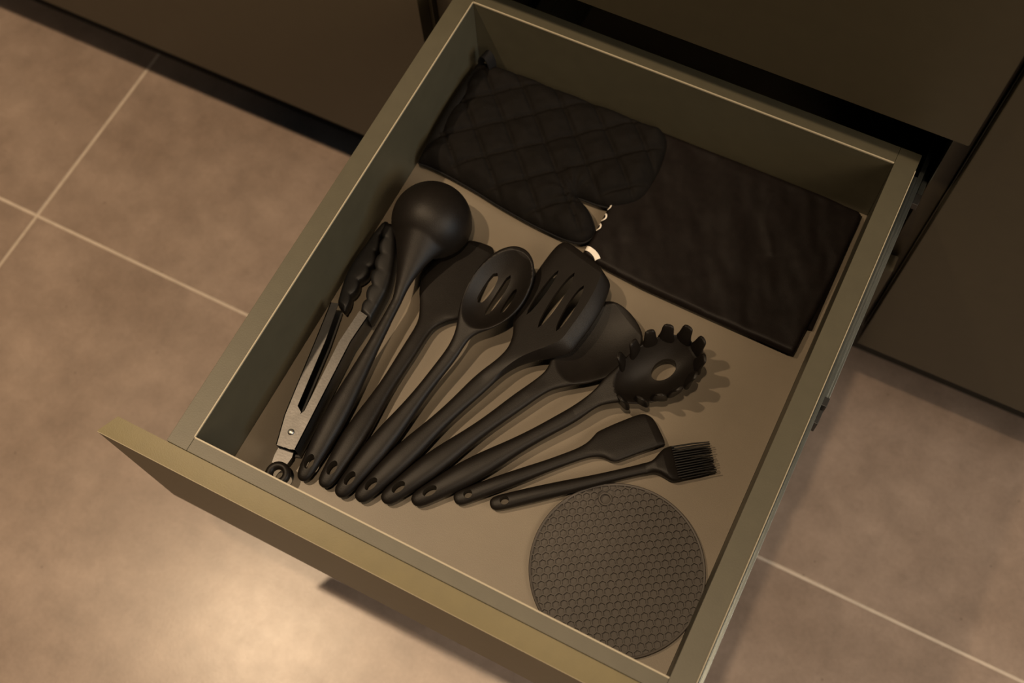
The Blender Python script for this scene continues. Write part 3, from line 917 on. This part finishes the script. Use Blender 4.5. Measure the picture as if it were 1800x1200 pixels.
# ---- folded apron
ab = at(1280, 420, 0); AB = np.array(W(ab[0], ab[1], DF))
apron = empty('apron', tuple(AB)); tag(apron, 'folded black cloth apron with white print at its edge', 'apron')
def apx(px, py, h):
    q = at(px, py, h); q[0] = min(q[0], .990); q[1] = min(q[1], D-.008)
    p = np.array(W(*q))-AB; return p[:2]
def ezh(d, w): return np.sqrt(np.clip(1-(1-np.clip(d/w, 0, 1))**2, 0, 1))
A_TOP = .0125
def apron_top(Q, d):
    # broad folds running front to back, finer creases between
    u = Q@np.array([.93, .36]); v = Q@np.array([-.36, .93])
    w = .0020*vnoise(np.c_[u*1.0, v*.35], 42, 3)+.0009*vnoise(np.c_[u, v*.4], 110, 5)+.00012*vnoise(np.c_[u, v*.6], 260, 8)
    cre = .0008*np.exp(-((u-.035-.12*v+.006*np.sin(v*70))/.0035)**2)*(v > -.02)
    k = ezh(d, .0045)
    return .0072+k*(A_TOP-.0072)+(w+cre)*np.clip(d/.012, 0, 1)
lay1 = [apx(*q) for q in [(1023, 443, .03), (1062, 468, .03), (1130, 503, .03), (1230, 548, .03), (1320, 588, .03), (1388, 618, .03), (1397, 620, .03), (1402, 612, .03), (1419, 577, .03), (1450, 520, .03),
                          (1490, 438, .03), (1516, 384, .03), (1516, 373, .03), (1508, 367, .03), (1440, 336, .03), (1330, 292, .03), (1240, 256, .03), (1165, 227, .03), (1128, 215, .03), (1120, 222, .03), (1100, 276, .03), (1070, 360, .03), (1040, 415, .03)]]
lay1 = [tuple(p) for p in lay1]
pillow('top_layer', lay1, .0022, apron_top, lambda Q, d: .0072-.0035*ezh(d, .003), M_APRON, apron)
lay2 = [tuple(apx(*q)) for q in [(1035, 452, .012), (1100, 489, .012), (1230, 551, .012), (1320, 590, .012), (1390, 617, .012), (1408, 600, .012), (1420, 578, .012), (1433, 581, .012), (1440, 574, .012), (1470, 520, .012), (1510, 430, .012), (1525, 392, .012),
                                 (1520, 380, .012), (1440, 345, .012), (1330, 300, .012), (1160, 235, .012), (1128, 230, .012), (1100, 290, .012), (1065, 380, .012)]]
pillow('lower_layer', lay2, .004, lambda Q, d: .0034+.0036*ezh(d, .003), lambda Q, d: .0034-.0030*ezh(d, .003), M_APRON, apron)
# white print, lying on the top layer
def inside(P, q):
    r = False
    for a, b in zip(P, np.roll(P, -1, 0)):
        if (a[1] > q[1]) != (b[1] > q[1]) and q[0] < (b[0]-a[0])*(q[1]-a[1])/(b[1]-a[1])+a[0]: r = not r
    return r
def arc_print(cpx, r, w, a0, a1, m=.0006):
    c = apx(cpx[0], cpx[1], .03); n = 60; rows = []; P = np.array(lay1); K = 4
    def dist(q):
        d = 1e9
        for a, b in zip(P, np.roll(P, -1, 0)):
            ab_ = b-a; t = min(max(((q-a)@ab_)/(ab_@ab_), 0), 1); d = min(d, np.linalg.norm(q-(a+t*ab_)))
        return d if inside(P, q) else -d
    for i in range(n+1):
        a = a0+(a1-a0)*i/n
        pts = [c+(r+w*k/K)*np.array([math.cos(a), math.sin(a)]) for k in range(K+1)]
        if min(dist(q) for q in pts) > m: rows.append(pts)
    V = []; F = []
    for pts in rows:
        Q = np.array(pts); d = np.array([dist(q) for q in pts])
        for q, z in zip(Q, apron_top(Q, d)): V.append((q[0], q[1], z+.0005))
    for i in range(len(rows)-1):
        for k in range(K):
            b = i*(K+1)+k; F.append((b, b+1, b+K+2, b+K+1))
    m2 = len(V)
    V += [(x, y, z-.0003) for x, y, z in V]; F += [tuple(i+m2 for i in f[::-1]) for f in F]
    if rows: build('print', V, F, M_WHITE, apron, True, 60)
arc_print((1017, 464), .0162, .0052, math.radians(0), math.radians(110))
for cx, cy in ((1066, 360), (1058, 379), (1048, 396)):
    arc_print((cx, cy), .0036, .0015, math.radians(-85), math.radians(85), .0003)

# ---- oven mitt
mb = at(940, 270, 0); MB_ = np.array(W(mb[0], mb[1], DF))
mitt = empty('oven_mitt', tuple(MB_)); tag(mitt, 'quilted black oven mitt lying in the back corner of the drawer', 'oven mitt')
def mpx(px, py, h): 
    q = at(px, py, h); q[0] = max(q[0], .010); q[1] = min(q[1], D-.010)
    p = np.array(W(*q))-MB_; return p[:2]
MH = .035
mo = [(731, 268), (752, 232), (785, 182), (815, 138), (838, 108), (858, 112), (890, 122), (933, 137), (975, 154), (1019, 171), (1070, 183), (1123, 193), (1150, 205), (1166, 221), (1173, 247), (1167, 280), (1153, 312),
      (1138, 338), (1121, 353), (1100, 360), (1080, 361), (1050, 355), (1028, 347), (1014, 343), (1022, 352), (1034, 367), (1043, 388), (1045, 403), (1038, 415), (1022, 422), (995, 417), (965, 404), (932, 388), (901, 371), (868, 352), (838, 333), (805, 314), (775, 298), (748, 286), (735, 281)]
mo = catmull([mpx(x, y, MH) for x, y in mo], 4, True)
mo = [tuple(p) for p in mo]
q0 = mpx(731, 268, MH); q1 = mpx(838, 108, MH)            # cuff edge
cuff = (q1-q0)/np.linalg.norm(q1-q0)
dA = mpx(900, 430/3.157+60, MH)-mpx(765, 250, MH)
la0, la1 = mpx(765, 250, MH), mpx(985, 198, MH); dA = (la1-la0)/np.linalg.norm(la1-la0)
lb0, lb1 = mpx(865, 165, MH), mpx(905, 268, MH); dB = (lb1-lb0)/np.linalg.norm(lb1-lb0)
nA = np.array([-dA[1], dA[0]]); nB = np.array([-dB[1], dB[0]])
qa = abs((mpx(795, 297, MH)-la0)@nA); qb = abs((mpx(935, 270, MH)-lb0)@nB)
qa = max(qa, .02); qb = .030
crotch = mpx(1010, 342, MH)
def mitt_top(Q, d):
    a = (Q-la0)@nA/qa; b = (Q-lb0)@nB/qb
    fa = np.abs(a-np.round(a))*qa; fb = np.abs(b-np.round(b))*qb
    groove = np.exp(-(fa/.0020)**2)+.8*np.exp(-(fb/.0019)**2)
    puff = np.clip(fa/(qa/2), 0, 1)*np.clip(fb/(qb/2), 0, 1)
    r = np.linalg.norm(Q-crotch, axis=1); th = np.arctan2(Q[:, 1]-crotch[1], Q[:, 0]-crotch[0])
    pucker = .0016*np.exp(-r/.03)*np.sin(th*9+.6)
    z = .0085+.0170*ezh(d, .020)-.0030*groove*np.clip(d/.008, 0, 1)+.0042*puff**.6*np.clip(d/.01, 0, 1)
    z = z+(.0010*vnoise(Q, 60, 12)+.0006*vnoise(Q, 150, 13)+pucker)*np.clip(d/.006, 0, 1)
    # thumb seam
    return z
body = pillow('body', mo, .0017, mitt_top, lambda Q, d: .0085-.0078*ezh(d, .010), M_MITT, mitt, 80)
# piped seam round the mitt and bound cuff
Pm = np.array(mo)
seam = [(p[0], p[1], .0088) for p in Pm]
v, f = tube(seam, .0011, 8, True); build('seam_piping', v, f, M_BIND, mitt, True, 80)
cz = [tuple(q0+(q1-q0)*t)+(.0085+.011*math.sin(math.pi*t)**.5,) for t in np.linspace(.02, .98, 30)]
nrm = np.array([cuff[1], -cuff[0]])
if nrm@(crotch-q0) < 0: nrm = -nrm
def cuffband(off, zf):
    V = []; F = []; n = 30
    for i in range(n):
        t = .02+.96*i/(n-1); c = q0+(q1-q0)*t
        zt = .0085+.0125*math.sin(math.pi*t)**.45
        for o_, z in ((0.0035, .006), (.0005, .008), (0, .0085+(zt-.0085)*.6), (.0018, zt+.0012), (.0055, zt+.0034), (.0095, zt+.0046), (.0112, zt+.0038)):
            p = c+nrm*(o_-.0005); V.append((p[0], p[1], z))
    for i in range(n-1):
        for k in range(6): F.append((i*7+k, i*7+k+1, (i+1)*7+k+1, (i+1)*7+k))
    return V, F
v, f = cuffband(0, 0); build('cuff_binding', v, f, M_BIND, mitt, True, 70)
# hanging loop standing in the corner
l0 = np.array(W(*at(856, 112, .05)))-MB_; 
V = []; F = []
n = 22; wd = .011
ax = Vector((.98, -.2, 0)).normalized(); 
for i in range(n):
    t = i/(n-1); a = math.pi*t
    c = Vector((l0[0]+.002, l0[1]-.003, .020))+ax*(-.0065*math.cos(a))+Vector((0, 0, .020*math.sin(a)**.8))
    for k in (-.5, .5):
        for th_ in (0, .0012):
            V.append(c+Vector((.2, .98, 0))*k*wd+Vector((0, 0, th_))+ax*(th_*-math.cos(a)))
for i in range(n-1):
    b = i*4
    for p, q in ((0, 1), (1, 3), (3, 2), (2, 0)): F.append((b+p, b+q, b+4+q, b+4+p))
F += [(0, 1, 3, 2), ((n-1)*4, (n-1)*4+1, (n-1)*4+3, (n-1)*4+2)]
build('hanging_loop', V, F, M_BIND, mitt, True, 60)
